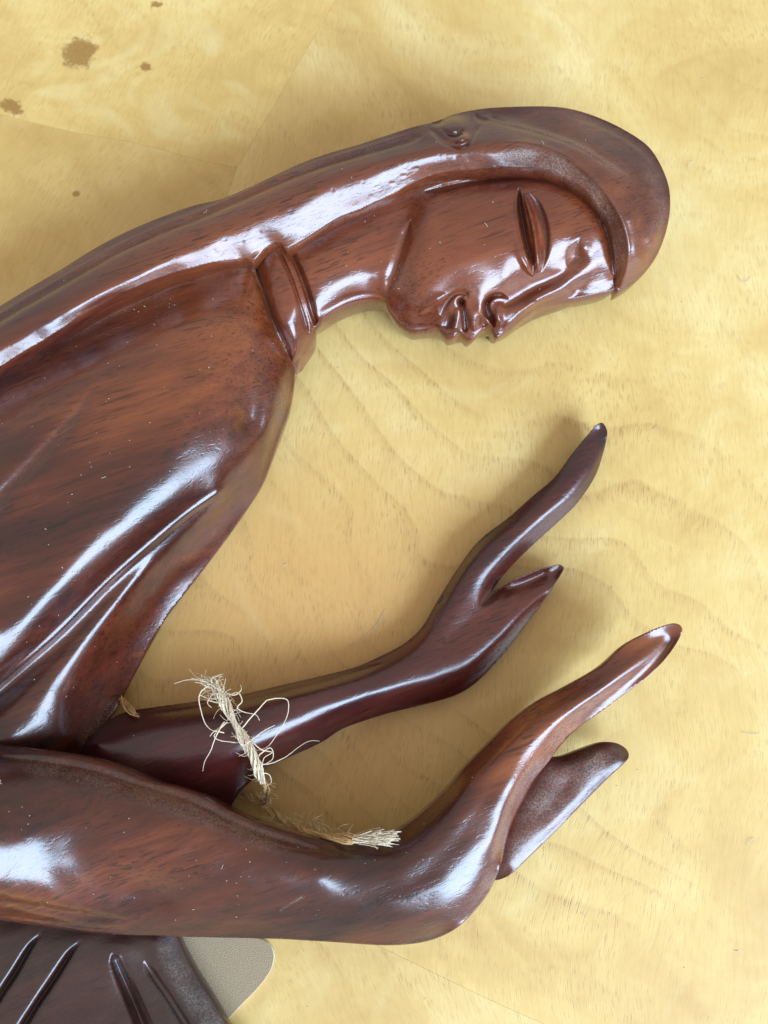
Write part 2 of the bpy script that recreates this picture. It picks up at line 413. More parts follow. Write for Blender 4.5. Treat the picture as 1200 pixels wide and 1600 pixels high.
def inset(poly, g):
    P = np.array(poly, float); n = len(P); a = 0.5*sum(P[i][0]*P[(i+1) % n][1]-P[(i+1) % n][0]*P[i][1] for i in range(n)); sg = 1 if a > 0 else -1
    out = []
    for i in range(n):
        e1 = P[i]-P[i-1]; e2 = P[(i+1) % n]-P[i]; e1 /= np.linalg.norm(e1); e2 /= np.linalg.norm(e2)
        n1 = np.array([-e1[1], e1[0]])*sg; n2 = np.array([-e2[1], e2[0]])*sg
        b = n1+n2; b /= np.linalg.norm(b); out.append(P[i]+b*g/max(.4, b@n1))
    return [tuple(p) for p in out]
M_CORE = simple('table_core', (0.42, 0.26, 0.09), .7, .2, 200)
table = prism('table_top', [(-.42, -.40), (.42, -.40), (.42, .44), (-.42, .44)], -.024, -.0006, M_CORE)
tag(table, kind='structure')
def tp(u, v): p = at(u, v, 0); return (float(p[0]), float(p[1]))
S1 = [(-560, 60), (0, 178), (190, 215), (370, 262)]
def wob(a, b, n, amp, seed):
    r = random.Random(seed); out = []
    for i in range(n+1):
        t = i/n; out.append((a[0]+(b[0]-a[0])*t, a[1]+(b[1]-a[1])*t+(r.uniform(-amp, amp) if 0 < i < n else 0)))
    return out
s1 = [tp(*p) for p in wob((-700, 30), (0, 178), 3, 2, 1)[:-1]+wob((0, 178), (370, 262), 6, 2.5, 2)]
s2 = [tp(*p) for p in wob((560, -60), (370, 262), 6, 3, 3)]
s3 = [tp(*p) for p in wob((250, 1317), (575, 1470), 3, 2, 4)[:-1]+wob((575, 1470), (850, 1600), 6, 3, 5)+wob((850, 1600), (1700, 2000), 4, 3, 6)[1:]]
s4 = [tp(*p) for p in wob((370, 262), (180, 850), 3, 4, 8)[:-1]+wob((180, 850), (250, 1317), 3, 4, 8)]
cx0, cx1, cy0, cy1 = -.42, .42, -.40, .44
s1[0] = (cx0, s1[0][1]); top2 = (s2[0][0]+.05, cy1)
A_ = [(cx0, cy1)] + s1 + s2[::-1][1:] + [top2]
ex = (cx1, max(cy0+.01, s3[-1][1]))
C_ = [top2] + s2 + s4[1:] + s3[1:-1] + [(s3[-1][0], s3[-1][1]), (cx1, s3[-1][1]-.01 if s3[-1][0] < cx1 else s3[-1][1]), (cx1, cy1)]
B_ = s1 + s4[1:] + [(cx0, s4[-1][1]+.04)]
D_ = [(cx0, s4[-1][1]+.04)] + [s4[-1]] + s3[1:] + [(cx1, s3[-1][1]-.01), (cx1, cy0), (cx0, cy0)]
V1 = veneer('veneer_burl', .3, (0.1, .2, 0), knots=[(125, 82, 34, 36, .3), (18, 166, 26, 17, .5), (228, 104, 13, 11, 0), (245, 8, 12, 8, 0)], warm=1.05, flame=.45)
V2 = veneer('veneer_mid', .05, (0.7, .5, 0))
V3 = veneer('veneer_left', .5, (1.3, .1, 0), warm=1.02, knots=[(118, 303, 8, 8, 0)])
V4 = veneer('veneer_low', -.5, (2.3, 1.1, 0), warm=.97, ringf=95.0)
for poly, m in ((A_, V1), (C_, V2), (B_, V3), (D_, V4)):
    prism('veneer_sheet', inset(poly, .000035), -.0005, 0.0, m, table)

# ------------------------------------------------------------------ the carved figure
fig = empty('carved_figure')
tag(fig, 'glossy dark red hardwood carving of a praying woman in hooded veil, on yellow wood', 'statue')

# hood and long veil
veil = Surf([(-90, 530, 70, 10), (0, 478, 70, 12), (43, 452, 70, 12), (100, 418, 70, 12), (150, 387, 70, 12), (200, 361, 70, 12), (250, 340, 70, 12), (300, 322, 70, 12),
  (345, 311, 72, 12), (380, 297, 75, 12), (425, 276, 78, 14), (475, 253, 80, 14), (525, 236, 80, 14), (560, 226, 80, 14), (603, 212, 80, 14), (647, 198, 82, 12), (683, 189, 85, 10), (707, 179, 88, 10), (746, 171, 88, 12), (777, 168, 88, 14), (842, 166, 85, 16),
  (885, 169, 82, 18), (928, 181, 80, 20), (972, 201, 78, 22), (1011, 227, 76, 26), (1032, 257, 76, 28), (1045, 292, 76, 30), (1047, 326, 76, 30), (1041, 361, 76, 28), (1028, 396, 76, 24), (1011, 422, 76, 18), (989, 443, 75, 12), (974, 452, 74, 8), (965, 453, 78, 4), (960, 446, 88, 3),
  (961, 430, 100, 2), (961, 409, 118, 2), (956, 374, 136, 2), (948, 344, 148, 2), (933, 318, 167, 2), (911, 294, 174, 2), (881, 276, 179, 2), (846, 264, 182, 2), (803, 262, 183, 2), (768, 263, 183, 2), (733, 266, 181, 2), (703, 269, 179, 2),
  (668, 276, 177, 2), (638, 290, 175, 2), (612, 305, 173, 2), (572, 323, 171, 2), (530, 341, 169, 2), (488, 365, 168, 2), (463, 381, 168, 2), (447, 388, 168, 2), (436, 379, 171, 2), (417, 387, 169, 2), (397, 406, 167, 2), (381, 404, 168, 2), (338, 409, 177, 2), (303, 419, 179, 2), (260, 431, 181, 2),
  (217, 449, 183, 2), (173, 469, 183, 2), (130, 493, 183, 2), (87, 521, 183, 2), (43, 547, 183, 2), (0, 573, 183, 2), (-90, 630, 183, 2)], 2.0, lambda x, y: 66+22*np.clip((720-x)/60, 0, 1)+(8 if x < 900 else 0)-(58*np.clip((y-330)/110, 0, 1) if x > 950 else 0), .55)
veil.heights([
  [(-90, 595, 196), (0, 543, 197), (87, 495, 198), (173, 452, 198), (260, 408, 198), (329, 371, 198), (390, 337, 199), (422, 325, 200), (467, 301, 201), (513, 282, 202), (572, 261, 203), (634, 243, 203), (697, 233, 203), (759, 226, 203), (800, 222, 203), (837, 226, 202), (881, 243, 199), (907, 260, 196), (928, 279, 191), (950, 305, 184), (967, 335, 173), (978, 365, 160), (982, 391, 147), (978, 422, 122), (971, 445, 95)],
  [(-90, 565, 188), (0, 508, 188), (87, 458, 188), (186, 402, 188), (260, 369, 188), (303, 352, 188), (368, 326, 189), (425, 299, 190), (475, 275, 191), (540, 254, 192), (600, 238, 193), (660, 222, 193)],
  [(755, 184, 168), (794, 194, 178), (837, 204, 184), (872, 214, 186), (907, 228, 187), (937, 247, 184), (967, 267, 178), (993, 285, 168)],
  [(770, 178, 160), (842, 186, 170), (890, 200, 174), (930, 222, 174), (965, 245, 170), (1000, 270, 163)],
  [(1000, 330, 162), (1005, 370, 150), (1000, 405, 130)], [(1020, 300, 156), (1028, 340, 150), (1020, 380, 138)], [(975, 300, 174), (990, 340, 168)]
], 'r', 2.2, step=9)
veil.groove([(-80, 548), (0, 492), (90, 439), (186, 384), (260, 351), (310, 332), (368, 308), (430, 280), (500, 253), (600, 223), (650, 208)], 2.6, -2.0, dust=.2, taper=.05)  # light crest line: edge reflection painted pale with the dust mask
veil.groove([(-80, 556), (0, 500), (90, 447), (186, 392), (260, 359), (310, 340), (368, 315), (430, 287), (500, 260), (600, 230), (660, 213)], 5, 5, dust=.25, taper=.02)
veil.groove([(770, 226), (800, 222), (837, 226), (881, 243), (907, 260), (928, 279), (950, 305), (967, 335), (978, 365), (982, 391), (978, 422)], 4, -3.0, taper=.2)
veil.groove([(752, 181), (794, 193), (837, 204), (872, 215), (907, 229), (937, 248), (967, 268), (994, 286)], 3.0, -2.6, dust=.5, taper=.15)  # strand ridge; its reflected light is painted on as a pale line
veil.step([(748, 184), (794, 198), (837, 209), (872, 220), (907, 234), (937, 253), (967, 273), (996, 292)], 3.5, 1.6, 24, dust=.28, taper=.2, flip=-1)
veil.step([(870, 176), (930, 197), (975, 218), (1010, 246), (1028, 275)], 2.5, 2, 30, dust=.0, taper=.3, flip=-1)
# hair ornament: boss in a ring, small bead under it
veil.groove([(668, 200), (680, 208), (690, 217), (704, 226), (722, 228), (735, 219), (742, 206), (752, 194)], [3, 4, 4.5, 5, 5, 4.5, 4, 3], [2, 4, 5, 6, 6, 5, 4, 2], dust=.2, taper=.1)
veil.bump(709, 196, 20, 9, 12, -.25, 3)
veil.groove([(690, 200), (700, 209), (713, 210), (725, 202)], 3.2, 4, taper=.2)
veil.bump(722, 216, 10, 8, 6, -.3, 3)
veil.groove([(672, 190), (684, 192), (692, 186)], 3, 4, taper=.2); veil.groove([(742, 178), (749, 186), (764, 188)], 3, 4, taper=.2)
for k in range(34):                                                      # tool marks along the bright bevel
    t = rng.random(); u = 330+t*470; v = np.interp(u, [330, 422, 572, 700, 800], [385, 352, 288, 250, 245])+rng.normal(0, 10)
    veil.groove([(u, v), (u+rng.uniform(5, 14), v-rng.uniform(1, 5))], rng.uniform(1.8, 2.6), rng.uniform(.2, .5), taper=.3)
veil.groove([(770, 245), (820, 244), (868, 257), (905, 283), (930, 308), (952, 345), (966, 385), (968, 430)], 15, .1, dust=.6, power=4, taper=.15)  # matte dust on the hood band, its grey sheen painted in with it
veil.groove([(1000, 250), (1025, 290), (1032, 330), (1025, 370), (1008, 405)], 11, .1, dust=.3, taper=.2)  # soft grey sheen of the right rim, painted through the dust mask
veil.build('veil', M_VEIL, fig, floor=3, rb=42, undercut=80)

# head with neck
head = Surf([(492, 509, 92, 18), (505, 494, 90, 20), (530, 478, 88, 20), (555, 468, 86, 20), (580, 464, 84, 16), (600, 468, 82, 14), (607, 482, 78, 18), (617, 497, 74, 20), (630, 509, 72, 20), (645, 516, 70, 18), (665, 514, 70, 14), (683, 512, 72, 10), (692, 519, 72, 8), (700, 526, 72, 7), (709, 525, 74, 6), (717, 520, 74, 5), (723, 523, 74, 5),
  (731, 528, 73, 6), (740, 527, 73, 7), (750, 517, 74, 7), (758, 511, 74, 6), (767, 512, 74, 5), (772, 519, 74, 6), (778, 524, 74, 7), (790, 517, 72, 10), (805, 507, 72, 10), (825, 491, 72, 12), (842, 480, 72, 12), (860, 473, 72, 12), (880, 468, 72, 14), (900, 465, 72, 18), (930, 459, 72, 20), (958, 452, 72, 18), (968, 440, 72, 10),
  (972, 400, 90, 4), (962, 345, 110, 4), (930, 290, 120, 4), (880, 255, 120, 4), (800, 240, 120, 4), (700, 245, 120, 4), (640, 268, 120, 4), (560, 305, 120, 4), (500, 335, 120, 4), (435, 365, 120, 4), (425, 400, 110, 4), (445, 470, 95, 4), (470, 520, 90, 4)], 1.3, 14, .7)
head.heights([
  [(470, 385, 137), (520, 350, 138), (570, 328, 140), (620, 305, 141)],
  [(480, 420, 138), (530, 390, 140), (580, 370, 139)], [(490, 470, 122), (530, 445, 125), (570, 430, 124), (595, 430, 121)],
  [(640, 330, 141), (632, 370, 138), (622, 405, 133), (611, 440, 121)],
  [(660, 290, 147), (720, 283, 154), (790, 280, 156), (850, 282, 156), (900, 304, 151), (932, 335, 144), (948, 375, 132), (955, 415, 112), (955, 440, 92)],
  [(670, 340, 156), (730, 325, 161), (790, 320, 162)], [(665, 390, 154), (720, 370, 162), (775, 370, 163)], [(650, 430, 140), (690, 415, 152), (740, 405, 158), (790, 400, 155)],
  [(640, 470, 120), (670, 460, 131), (705, 440, 141), (750, 430, 146), (790, 435, 138)], [(645, 495, 100), (670, 490, 106), (695, 480, 116), (735, 460, 130), (755, 455, 133)],
  [(740, 495, 103), (750, 480, 116)], [(860, 320, 155), (872, 345, 154), (885, 368, 148), (880, 390, 137), (873, 410, 126), (867, 427, 117)], [(905, 340, 150), (912, 366, 146), (912, 390, 137)], [(850, 370, 149), (846, 400, 141), (843, 425, 125)],
  [(780, 478, 109), (810, 465, 110), (850, 444, 112), (885, 424, 115), (908, 402, 122)],
  [(790, 500, 104), (815, 484, 107), (860, 461, 110), (890, 443, 111), (915, 414, 121), (930, 385, 134)], [(900, 452, 92), (925, 440, 100), (940, 425, 108)],
], 'tps', 1.5, step=10, smooth=1e-3)
# jaw crease
head.groove([(640, 345), (634, 365), (626, 390), (615, 425), (604, 455)], [5, 7, 8, 9, 9], [2, 5, 6, 6, 4], dust=.1, taper=.2)
# eye: slit, lid, lid crease
head.groove([(811, 293), (812, 320), (817, 352), (824, 385), (833, 415)], [2.2, 3.8, 5, 4.6, 2.6], [8, 15, 18, 15, 8], dust=.0, power=3, taper=.12)
head.groove([(809, 296), (806, 322), (810, 352), (817, 385), (830, 422)], 2.2, -2.4, taper=.2)
head.groove([(818, 302), (826, 325), (833, 352), (838, 385), (839, 415), (833, 430)], [3, 4, 4.5, 4.5, 4, 3], [-4, -7, -9, -9, -8, -4], power=2.4, taper=.15)
head.groove([(826, 300), (838, 316), (848, 340), (853, 365), (852, 395), (845, 425)], [3, 4, 4.5, 4.5, 4, 4], [4, 9, 11, 10, 8, 4], dust=.35, taper=.2)
head.groove([(806, 378), (815, 400), (824, 418), (833, 432)], [6, 7, 6, 5], [-2, -5, -6, -4], taper=.25)
head.groove([(845, 385), (845, 405), (840, 426)], [3.5, 4, 4], [-3, -5, -4], taper=.25)
# brow, hollow beside the nose root
head.groove([(886, 416), (898, 396), (906, 372)], [7, 9, 7], [3, 6, 3], dust=.4, taper=.4)
# nose side and wing
head.groove([(785, 478), (815, 463), (850, 444), (885, 424)], 12, 4, taper=.25)
head.groove([(795, 467), (781, 461), (768, 464), (760, 474), (761, 488), (769, 499), (772, 512)], [2, 3.2, 3.8, 4.2, 4.5, 4.5, 4.5], [5, 10, 14, 17, 17, 15, 9], dust=.0, power=2.6, taper=.15)
head.groove([(785, 472), (779, 482), (777, 496), (784, 508)], [6, 8, 7, 6], [-3, -7, -8, -5], taper=.2)
head.groove([(786, 512), (802, 500), (820, 484), (842, 470)], 5, -4, taper=.2)
# philtrum, mouth and chin
head.bump(748, 492, 11, 6, 20, .2)
head.groove([(720, 466), (723, 482), (726, 498), (727, 520)], [4, 4, 3.5, 3.5], [11, 9, 7, 5], power=2.4, taper=.08)
head.bump(720, 471, 5, -9, 6)
head.groove([(718, 480), (714, 499), (709, 518)], [6, 7.5, 6.5], [-3, -6, -5], taper=.15)
head.groove([(733, 480), (738, 499), (741, 518)], [6, 8, 7], [-2, -5, -4], taper=.25)
head.groove([(752, 492), (755, 503), (757, 512)], [5, 5, 4], [1, 4, 4], taper=.2)
head.groove([(688, 492), (698, 472), (712, 459), (727, 459), (731, 468)], [5, 5, 4, 4, 3], [3, 6, 6, 5, 2], dust=.12, taper=.15)
head.groove([(700, 488), (700, 502), (697, 514)], [6, 7, 6], [4, 6, 4], dust=.2, taper=.15)
head.groove([(655, 490), (675, 472), (697, 459)], 7, -4, taper=.3)
head.groove([(660, 300), (740, 283), (820, 276), (880, 290), (925, 322), (948, 370), (958, 430)], 5, 7, dust=.08, taper=.08)
head.groove([(628, 405), (622, 430), (624, 455)], 10, .1, dust=.35, taper=.3)  # grey gloss beside the jaw, put into the colour by the dust mask
head.groove([(444, 380), (457, 402), (470, 430), (481, 462), (489, 492), (496, 512)], 4.5, 8, taper=.05)
head.build('head', M_FACE, fig, floor=3, rb=30)

# collar band round the neck
col = Surf([(388, 405, 110, 3), (400, 392, 122, 4), (418, 380, 128, 4), (436, 373, 132, 3), (449, 395, 136, 2.5), (463, 423, 136, 2.5), (476, 457, 130, 2.5), (485, 486, 116, 2.5), (493, 514, 98, 3), (489, 530, 86, 6), (480, 545, 80, 8), (468, 562, 76, 8), (459, 574, 76, 4), (440, 556, 90, 3), (425, 520, 110, 3), (412, 480, 118, 3), (398, 440, 118, 3)], 1.5)
col.heights([[(420, 395, 146), (438, 440, 153), (452, 485, 148), (463, 525, 126), (466, 555, 98)], [(410, 410, 140), (424, 460, 146), (438, 505, 138), (452, 545, 108)], [(436, 392, 147), (455, 435, 151), (468, 480, 143), (478, 520, 112)]], 'tps', 1.5, smooth=1e-3)
col.groove([(440, 378), (451, 400), (463, 428), (474, 460), (483, 490), (491, 516)], 2.4, -6, taper=.1)
col.groove([(431, 384), (443, 407), (455, 435), (466, 467), (475, 496), (482, 522)], 2.6, 9, taper=.1, dust=.1)
col.groove([(397, 410), (410, 450), (424, 492), (440, 530), (455, 565)], 3.5, 8, taper=.05, dust=.2)
col.build('collar', M_FACE, fig, floor=20, rb=10)

# robe
robe = Surf([(-90, 600, 130, 4), (0, 545, 130, 4), (100, 490, 130, 4), (200, 440, 130, 4), (300, 405, 128, 4), (370, 392, 124, 4), (391, 402, 120, 6), (403, 434, 118, 8), (416, 465, 116, 10), (427, 495, 112, 12), (438, 521, 104, 14), (448, 547, 92, 16), (460, 575, 80, 18), (460, 592, 76, 24), (457, 615, 72, 28), (451, 643, 70, 30), (438, 678, 66, 30), (425, 716, 58, 22), (410, 755, 48, 14),
  (388, 792, 38, 8), (355, 840, 32, 6), (303, 909, 30, 6), (260, 965, 30, 6), (230, 1017, 30, 6), (204, 1065, 34, 6), (178, 1113, 44, 8), (143, 1156, 60, 10), (121, 1190, 60, 10), (60, 1230, 60, 10), (-90, 1230, 60, 10)], 2.4, 8, .8)
robe.heights([
  [(-80, 650, 148), (0, 600, 148), (100, 545, 147), (200, 495, 145), (300, 450, 140), (370, 432, 134)],
  [(385, 430, 130), (400, 480, 140), (415, 530, 140), (430, 580, 128)], [(-80, 720, 182), (50, 630, 180), (150, 570, 178), (250, 520, 174), (330, 490, 166), (370, 500, 164)],
  [(390, 560, 160), (400, 610, 152), (392, 660, 144)], [(300, 560, 186), (340, 610, 188), (345, 660, 184)],
  [(-80, 860, 208), (50, 780, 208), (150, 700, 206), (250, 640, 202)], [(-80, 1000, 216), (0, 930, 216), (100, 830, 216), (200, 740, 214), (280, 680, 206)],
  [(-80, 1085, 208), (0, 1018, 208), (90, 925, 208), (180, 830, 206), (260, 755, 200), (320, 705, 188), (360, 660, 178)],
  [(-80, 1110, 190), (0, 1048, 189), (90, 955, 188), (180, 865, 186), (265, 790, 182), (335, 735, 170), (375, 700, 158)],
  [(-80, 1134, 166), (0, 1068, 166), (87, 993, 164), (173, 906, 160), (260, 830, 152), (345, 770, 142)],
  [(-80, 1180, 158), (0, 1115, 158), (60, 1055, 154), (130, 975, 150), (200, 905, 144), (280, 835, 136)],
  [(20, 1150, 157), (65, 1090, 153), (100, 1035, 150), (155, 965, 147), (212, 900, 142), (273, 842, 135), (345, 780, 133)],
  [(104, 1155, 108), (126, 1095, 104), (158, 1035, 97), (200, 970, 91), (247, 905, 88), (302, 850, 85), (362, 782, 90)],
  [(400, 710, 124), (425, 660, 126), (438, 615, 126)]
], 'tps', 3.5, step=16, smooth=2e-3)
robe.step([(362, 756), (340, 776), (300, 802), (260, 835), (173, 911), (87, 997), (0, 1072), (-80, 1140)], [5, 7, 9, 10, 11, 12, 13, 13], 1.8, 26, dust=.22, taper=.06, flip=-1)
robe.groove([(356, 758), (300, 797), (260, 829), (173, 905), (87, 991), (0, 1066), (-80, 1134)], 2.6, -2.6, taper=.05)
robe.groove([(152, 598), (130, 630), (108, 660), (75, 698), (43, 733), (0, 778), (-70, 850)], [6, 9, 10, 11, 12, 13, 14], [1, 3.5, 5.5, 6.5, 7, 7.5, 7.5], dust=.12, taper=.25)
robe.groove([(-80, 640), (0, 588), (100, 533), (200, 482), (300, 436), (375, 418), (396, 424)], 9, 1.5, dust=.05, taper=.02)
robe.groove([(399, 415), (410, 445), (424, 485), (438, 520), (452, 556)], 5, 9, dust=.4, taper=.05)
robe.groove([(190, 1090), (165, 1130), (130, 1175)], 16, 2, dust=.5, taper=.2)
robe.groove([(440, 590), (440, 630), (425, 680)], 12, 0.5, dust=.25, taper=.3)
robe.build('robe', M_WOOD, fig, floor=3, rb=40)

# far forearm and hand (the lower one, close to the table)
fa = Surf([(a_, b_, c_-np.clip((a_-380)/350, 0, 1)*24-(a_ > 890)*np.clip((a_-890)/50, 0, 1)*12, d_) for a_, b_, c_, d_ in [(90, 1180, 50, 8), (150, 1138, 50, 8), (192, 1114, 50, 9), (240, 1105, 50, 9), (292, 1098, 50, 9), (373, 1086, 48, 10), (450, 1068, 46, 10), (502, 1056, 45, 10), (555, 1042, 44, 10), (605, 1020, 42, 9), (636, 1002, 42, 9), (659, 980, 42, 9), (681, 943, 42, 9), (708, 899, 44, 9), (735, 860, 46, 9), (758, 836, 48, 9), (794, 809, 50, 8),
  (830, 777, 54, 8), (866, 746, 58, 7), (893, 710, 62, 6), (915, 683, 66, 5), (932, 664, 70, 4), (942, 661, 70, 4), (949, 676, 70, 4), (942, 710, 60, 5), (929, 746, 54, 6), (902, 786, 48, 8), (875, 813, 44, 9), (830, 854, 42, 9), (798, 886, 42, 7), (778, 910, 44, 4), (770, 925, 48, 2), (782, 918, 48, 3), (803, 906, 48, 4), (839, 891, 50, 4), (872, 882, 52, 3), (881, 887, 52, 3),
  (875, 900, 48, 4), (852, 936, 42, 6), (825, 972, 40, 8), (798, 1008, 40, 9), (771, 1040, 40, 10), (740, 1070, 40, 12), (708, 1088, 40, 14), (650, 1104, 40, 14), (605, 1115, 40, 14), (537, 1138, 42, 14), (502, 1160, 42, 14), (450, 1184, 42, 14), (415, 1201, 42, 14), (380, 1233, 42, 12), (358, 1262, 42, 10), (300, 1300, 42, 8), (180, 1280, 42, 8), (80, 1220, 46, 8)]], 1.8, 12, .8)
fa.heights([[(p[0], p[1], p[2]-np.clip((p[0]-380)/350, 0, 1)*34-np.clip((p[0]-860)/80, 0, 1)*8) for p in L_] for L_ in [
  [(150, 1160, 98), (220, 1136, 100), (300, 1122, 100), (380, 1106, 98), (450, 1090, 94), (520, 1072, 90), (580, 1056, 86), (625, 1035, 84), (655, 1010, 82), (680, 978, 82), (705, 930, 84), (730, 885, 86), (758, 856, 88), (800, 825, 88), (845, 785, 88), (885, 740, 90), (915, 700, 90), (936, 672, 84)],
  [(200, 1230, 104), (300, 1205, 106), (370, 1185, 106), (430, 1158, 102), (485, 1127, 98), (555, 1092, 94), (620, 1072, 90), (690, 1055, 88), (730, 1042, 88), (775, 1002, 84), (812, 962, 78), (845, 925, 70), (872, 890, 60)],
  [(943, 688, 84), (924, 735, 90), (888, 778, 91), (851, 806, 90), (815, 840, 89), (779, 880, 88), (754, 915, 87), (742, 945, 87)],
  [(700, 1000, 86), (735, 970, 86)], [(760, 960, 82), (800, 930, 74)], [(790, 922, 62), (850, 894, 56)]
]], 'r', 1.5, step=8)
fa.groove([(790, 900), (772, 922), (760, 936), (749, 948)], [6, 8, 7, 3], [8, 18, 16, 5], dust=.55, power=2.2, taper=.12)
fa.groove([(230, 1117), (300, 1108), (400, 1092), (520, 1062), (600, 1036)], 4, 2.5, dust=.12, taper=.1)
fa.groove([(682, 944), (688, 936), (692, 930)], 3, 6, taper=.2, dust=.5)
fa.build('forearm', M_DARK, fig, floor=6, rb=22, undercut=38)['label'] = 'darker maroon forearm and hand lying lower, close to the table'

# near sleeve, forearm and hand (the upper one)
na = Surf([(-90, 1150, 120, 8), (0, 1164, 120, 8), (56, 1171, 120, 8), (108, 1179, 120, 8), (152, 1188, 120, 8), (195, 1203, 120, 8), (238, 1221, 120, 8), (282, 1234, 120, 8), (325, 1249, 118, 8), (360, 1267, 116, 8), (390, 1281, 114, 8), (415, 1290, 112, 9), (457, 1303, 108, 9), (502, 1313, 104, 10), (544, 1320, 100, 10), (590, 1314, 96, 10), (618, 1300, 94, 10), (642, 1284, 92, 10), (670, 1260, 92, 10), (700, 1230, 92, 10),
  (725, 1200, 92, 10), (765, 1160, 92, 10), (800, 1126, 92, 10), (840, 1096, 94, 9), (885, 1072, 96, 9), (940, 1040, 100, 8), (980, 1005, 104, 8), (1025, 982, 108, 6), (1050, 974, 112, 4), (1063, 977, 112, 4), (1066, 988, 110, 4), (1047, 1020, 104, 7), (1015, 1055, 100, 9), (975, 1085, 98, 10), (935, 1115, 96, 10), (900, 1140, 96, 9), (875, 1166, 98, 6), (857, 1190, 104, 4),
  (835, 1220, 110, 3), (815, 1255, 114, 3), (800, 1287, 116, 3), (790, 1320, 114, 3), (782, 1352, 106, 4), (772, 1378, 96, 8), (760, 1400, 98, 12), (740, 1425, 96, 12), (715, 1449, 94, 12), (685, 1465, 92, 12), (650, 1474, 92, 12), (600, 1477, 98, 10), (520, 1472, 104, 10), (433, 1467, 108, 10), (347, 1465, 106, 12), (260, 1463, 110, 10), (195, 1461, 110, 8), (130, 1456, 112, 5), (65, 1447, 114, 4), (0, 1438, 116, 4), (-90, 1425, 116, 4)], 2.2, lambda x, y: 22+(22 if y < 1330 and x < 600 else 0)+(10 if x > 700 else 0), .9)
na.heights([
  [(-80, 1200, 200), (0, 1208, 200), (100, 1222, 200), (200, 1247, 198), (300, 1280, 194), (400, 1318, 186), (480, 1342, 178), (550, 1352, 170), (600, 1346, 166), (645, 1320, 164), (690, 1275, 162), (740, 1215, 160), (800, 1155, 156), (860, 1112, 152), (920, 1078, 148), (980, 1032, 142), (1035, 992, 132)],
  [(-80, 1290, 290), (0, 1300, 252), (100, 1320, 215), (200, 1345, 199), (300, 1368, 193), (400, 1385, 186), (500, 1398, 174), (580, 1398, 168), (640, 1380, 168), (690, 1340, 172), (730, 1290, 172), (775, 1225, 170), (815, 1172, 166), (870, 1125, 160), (935, 1082, 154), (990, 1042, 146), (1040, 1000, 134)],
  [(1052, 1003, 124), (1020, 1038, 128), (975, 1068, 134), (920, 1105, 140), (880, 1138, 146), (850, 1172, 150), (822, 1215, 152), (798, 1265, 151), (782, 1310, 150), (766, 1350, 150), (741, 1390, 149), (702, 1422, 147), (650, 1441, 146), (580, 1449, 146), (500, 1445, 148), (400, 1440, 152), (300, 1432, 156), (200, 1422, 162)],
  [(-80, 1332, 292), (0, 1350, 248), (60, 1362, 218), (120, 1378, 193), (200, 1395, 167), (260, 1405, 159)],
  [(-80, 1375, 276), (0, 1388, 234), (60, 1396, 204), (120, 1406, 180), (180, 1415, 165)], [(-80, 1400, 245), (0, 1412, 206), (100, 1430, 168), (180, 1442, 155)],
  [(-80, 1240, 236), (0, 1248, 228), (100, 1265, 218), (200, 1290, 210), (300, 1320, 202), (400, 1348, 193), (500, 1368, 184)],
  [(560, 1418, 164), (620, 1412, 165), (665, 1392, 167), (703, 1365, 168), (738, 1325, 169), (770, 1275, 168)],
  [(620, 1350, 171), (670, 1310, 171), (720, 1250, 169), (790, 1175, 165), (850, 1130, 159)]
], 'r', 5.0, step=9)
na.groove([(0, 1182), (80, 1192), (150, 1205), (220, 1228), (300, 1252), (360, 1282), (420, 1306), (500, 1328)], 5, 3.5, dust=.35, taper=.1)
na.groove([(20, 1192), (100, 1204), (200, 1230), (300, 1266), (380, 1300), (460, 1328)], 17, .1, dust=.4, power=3, taper=.1)
na.groove([(-60, 1400), (0, 1408), (60, 1418), (130, 1430), (200, 1438)], 8, 7, taper=.15)
na.groove([(-80, 1422), (0, 1434), (65, 1443), (130, 1452), (200, 1458)], 3, -4, taper=.1)
na.groove([(782, 1352), (793, 1312), (802, 1284), (818, 1250), (838, 1215), (857, 1189)], 2.5, -2.5, taper=.1)
na.groove([(0, 1395), (18, 1412)], 5, 2, taper=.3); na.groove([(60, 1400), (72, 1420)], 5, 2, taper=.3); na.groove([(120, 1412), (134, 1432)], 5, 2, taper=.3)
na.groove([(436, 1424), (455, 1412), (476, 1400)], 1.2, 1.0, dust=.9, taper=.1)
na.build('sleeve', M_WOOD, fig, floor=8, rb=46, undercut=110)['label'] = 'nearer sleeve, forearm and raised hand along the bottom'

# thumb of the near hand
th = Surf([(772, 1374, 70, 5), (780, 1345, 88, 3), (788, 1310, 92, 3), (800, 1270, 92, 3), (825, 1225, 92, 3), (850, 1188, 90, 4), (880, 1181, 84, 6), (910, 1170, 80, 7), (940, 1160, 78, 7), (963, 1161, 76, 7), (980, 1172, 72, 6), (981, 1186, 84, 4), (950, 1216, 90, 2), (915, 1251, 91, 2), (870, 1297, 91, 2), (825, 1341, 88, 2), (795, 1368, 84, 3)], 1.6)
th.heights([[(794, 1350, 92), (812, 1331, 95), (855, 1295, 98), (897, 1253, 98), (940, 1212, 97), (969, 1184, 90)], [(800, 1310, 96), (835, 1250, 98), (870, 1205, 98), (930, 1178, 96)], [(840, 1280, 98), (890, 1220, 98)]], 'r', 2.0)
th.dust = np.clip(0.55+0.45*np.exp(-((th.X-930)/60)**2-((th.Y-1175)/25)**2), 0, 1)*np.clip(th.d/14-.35, 0, 1)
th.build('thumb', M_DARK, fig, floor=8, rb=16, undercut=55)

